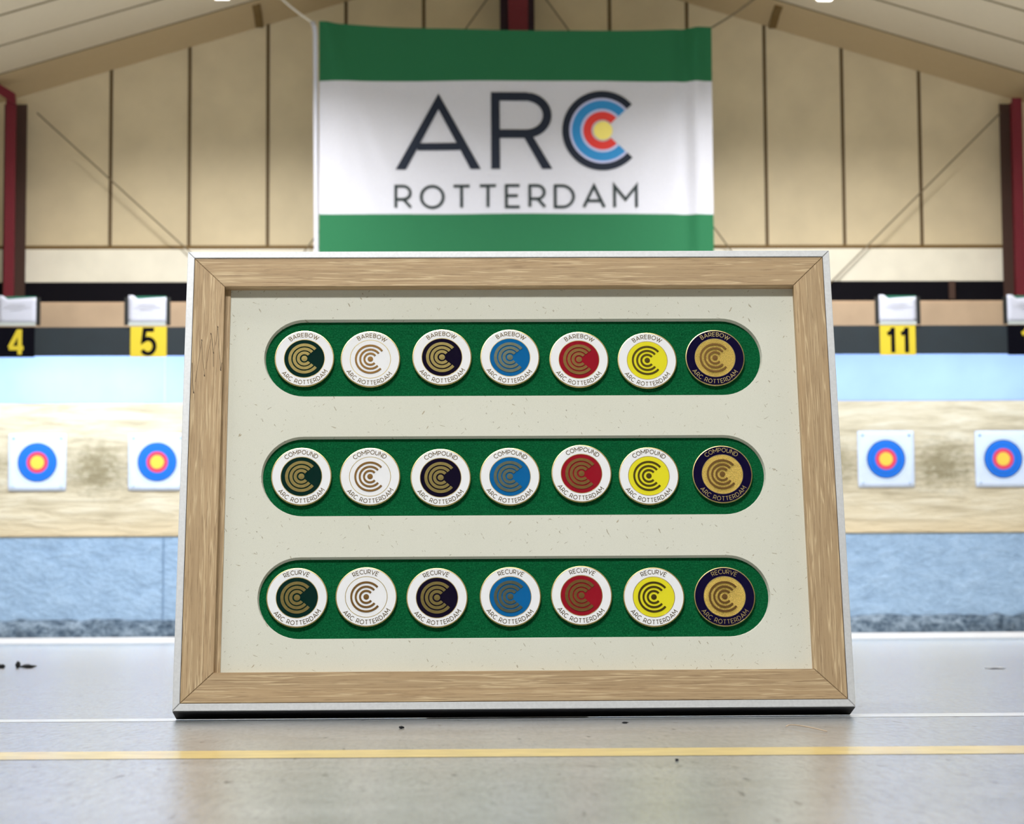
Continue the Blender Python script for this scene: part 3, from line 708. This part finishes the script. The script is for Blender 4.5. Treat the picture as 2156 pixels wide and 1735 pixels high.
strips('letter_a', 'pblack', [(((-.289, 3.416), (.025, 3.982)), ((-.215, 3.416), (.025, 3.862))), (((.333, 3.416), (.025, 3.982)), ((.259, 3.416), (.025, 3.862)))], [[(-.13, 3.586), (.18, 3.586)]], .055)
zc_ = 3.954
Rp = [[(.442, 3.416), (.442, 3.955), (.675, 3.955)]+arc(.665, 3.816, .158, .139, 90, -90, 16)+[(.442, 3.677)]]
strips('letter_r', 'pblack', [(((.645, 3.66), (.783, 3.416)), ((.716, 3.66), (.858, 3.416)))], Rp, SW)
CX_, CZ_ = 1.228, 3.703; kx = .3005/205
def ringp(name, mat, r0, r1, a=42, off=.005):
    rm = (r0+r1)/2*kx; return bprint(name, mat, [arc(CX_, CZ_, rm, rm, a, 360-a, 60)], (r1-r0)*kx, off)
ringp('letter_c', 'pblack', 166, 202); ringp('lilac_ring', 'plil', 153, 167, off=.0045); ringp('blue_ring', 'pblue', 110, 154); ringp('lilac_ring', 'plil', 96, 111, off=.0045)
ringp('red_ring', 'pred', 55, 97)
bm = bmesh.new(); cvt = bm.verts.new(bc(CX_+.004, bfold(CX_, CZ_)-.006, CZ_)); rr = 47*kx
vv = [bm.verts.new(bc(CX_+.004+rr*math.cos(a), bfold(CX_+.004+rr*math.cos(a), CZ_)-.006, CZ_+rr*math.sin(a))) for a in (2*PI*i/40 for i in range(40))]
for i in range(40): bm.faces.new((cvt, vv[i], vv[(i+1) % 40]))
obj('yellow_centre', bm, M['pyel'], ban)
# ROTTERDAM
s_ = 'ROTTERDAM'; x_l, x_r, z_b, z_t = -.289, 1.473, 3.134, 3.292; hgt = z_t-z_b; g_ = .34
wide = 1.06; tw = sum(GL[c][0] for c in s_)*wide*hgt; gp = (x_r-x_l-tw)/(len(s_)-1); x = x_l; polys = []
for c in s_:
    bprint('letter_'+c.lower(), 'pthin', [[(x+p[0]*hgt*wide, z_b+p[1]*hgt) for p in st] for st in GL[c][1]], .021)
    x += GL[c][0]*hgt*wide+gp
for (a, b, lb) in (((-.90, BY-.004, 4.512), (-1.24, BY+.02, ceil_z(-1.24)+.012), 'white cord from the banner top left corner up to the ceiling'), ((2.045, BY, btop(2.04)), (2.50, BY+.02, ceil_z(2.50)+.012), 'thin cord from the banner top right corner up to the ceiling')):
    bm = bmesh.new(); n2 = 12
    tube(bm, [(a[0]+(b[0]-a[0])*i/n2, a[1]+(b[1]-a[1])*i/n2, a[2]+(b[2]-a[2])*i/n2-.02*math.sin(PI*i/n2)) for i in range(n2+1)], .008)
    tag(obj('banner_cord', bm, M['rope' if a[0] < 0 else 'rod']), lb, 'cord')
# ------------------------------------------------------------------ visible ceiling lamps
for sx, lb in ((-1, 'lit white ceiling lamp at the top of the photo, left of the banner'), (1, 'lit white ceiling lamp at the top of the photo, right of the banner')):
    x = XC+sx*2.13
    e = empty('ceiling_lamp', (x, 16.1, 4.50), lb, 'lamp', 'strip lamps under the ceiling')
    bbox_('housing', (-.07, .07, -.72, .72, .03, .20), M['kick'], e, .005)
    bbox_('diffuser', (-.06, .06, -.70, .70, -.01, .03), M['tube'], e, .01)
# ------------------------------------------------------------------ crumbs on the floor
def crumb(x, y, sx, sy, sz, mat, label, seed):
    bm = bmesh.new(); bmesh.ops.create_icosphere(bm, subdivisions=2, radius=1)
    for v in bm.verts:
        d = 1+.45*noise.noise(v.co*1.7+Vector((seed, 0, 0))); v.co = Vector((v.co.x*sx*d, v.co.y*sy*d, v.co.z*sz*d+sz*.9))
    o = obj('floor_crumb', bm, M[mat], smooth=True); o.location = (x, y, fz(y)); tag(o, label, 'debris')
crumb(-.0156, 1.070, .0012, .0014, .0006, 'black', 'tiny dark crumb on the floor in front of the frame, left of its middle', 1)
crumb(.0858, 1.1116, .0015, .0009, .0004, 'black', 'tiny dark crumb on the floor close to the frame, right of its middle', 2)
crumb(.0774, .7879, .0007, .0009, .0004, 'black', 'tiny dark crumb on the near side of the yellow line', 3)
crumb(-.5500, 3.294, .010, .006, .0028, 'black', 'dark scrap lying on the floor far left behind the frame', 4)
crumb(-.5640, 3.300, .003, .004, .0052, 'black', 'small upright dark flake beside the dark scrap at far left', 5)
crumb(-.5880, 3.303, .007, .005, .003, 'black', 'dark scrap cut off by the left edge of the photo', 6)
crumb(.6142, 2.663, .010, .008, .0012, 'greymark', 'faint grey smudge of debris on the far right floor', 7)
crumb(.2000, 1.262, .0006, .0008, .0004, 'black', 'tiny dark speck on the floor just right of the frame', 8)
bm = bmesh.new(); pts = []
for i in range(15):
    t = i/14; pts.append((.1500+.009*t, 1.045-.04*t+.014*math.sin(t*5), .0006+.0008*math.sin(t*PI)))
tube(bm, pts, .00025, 6); tag(obj('curled_fibre', bm, M['tan'], smooth=True), 'pale curled fibre on the floor in front of the frame at right', 'debris')
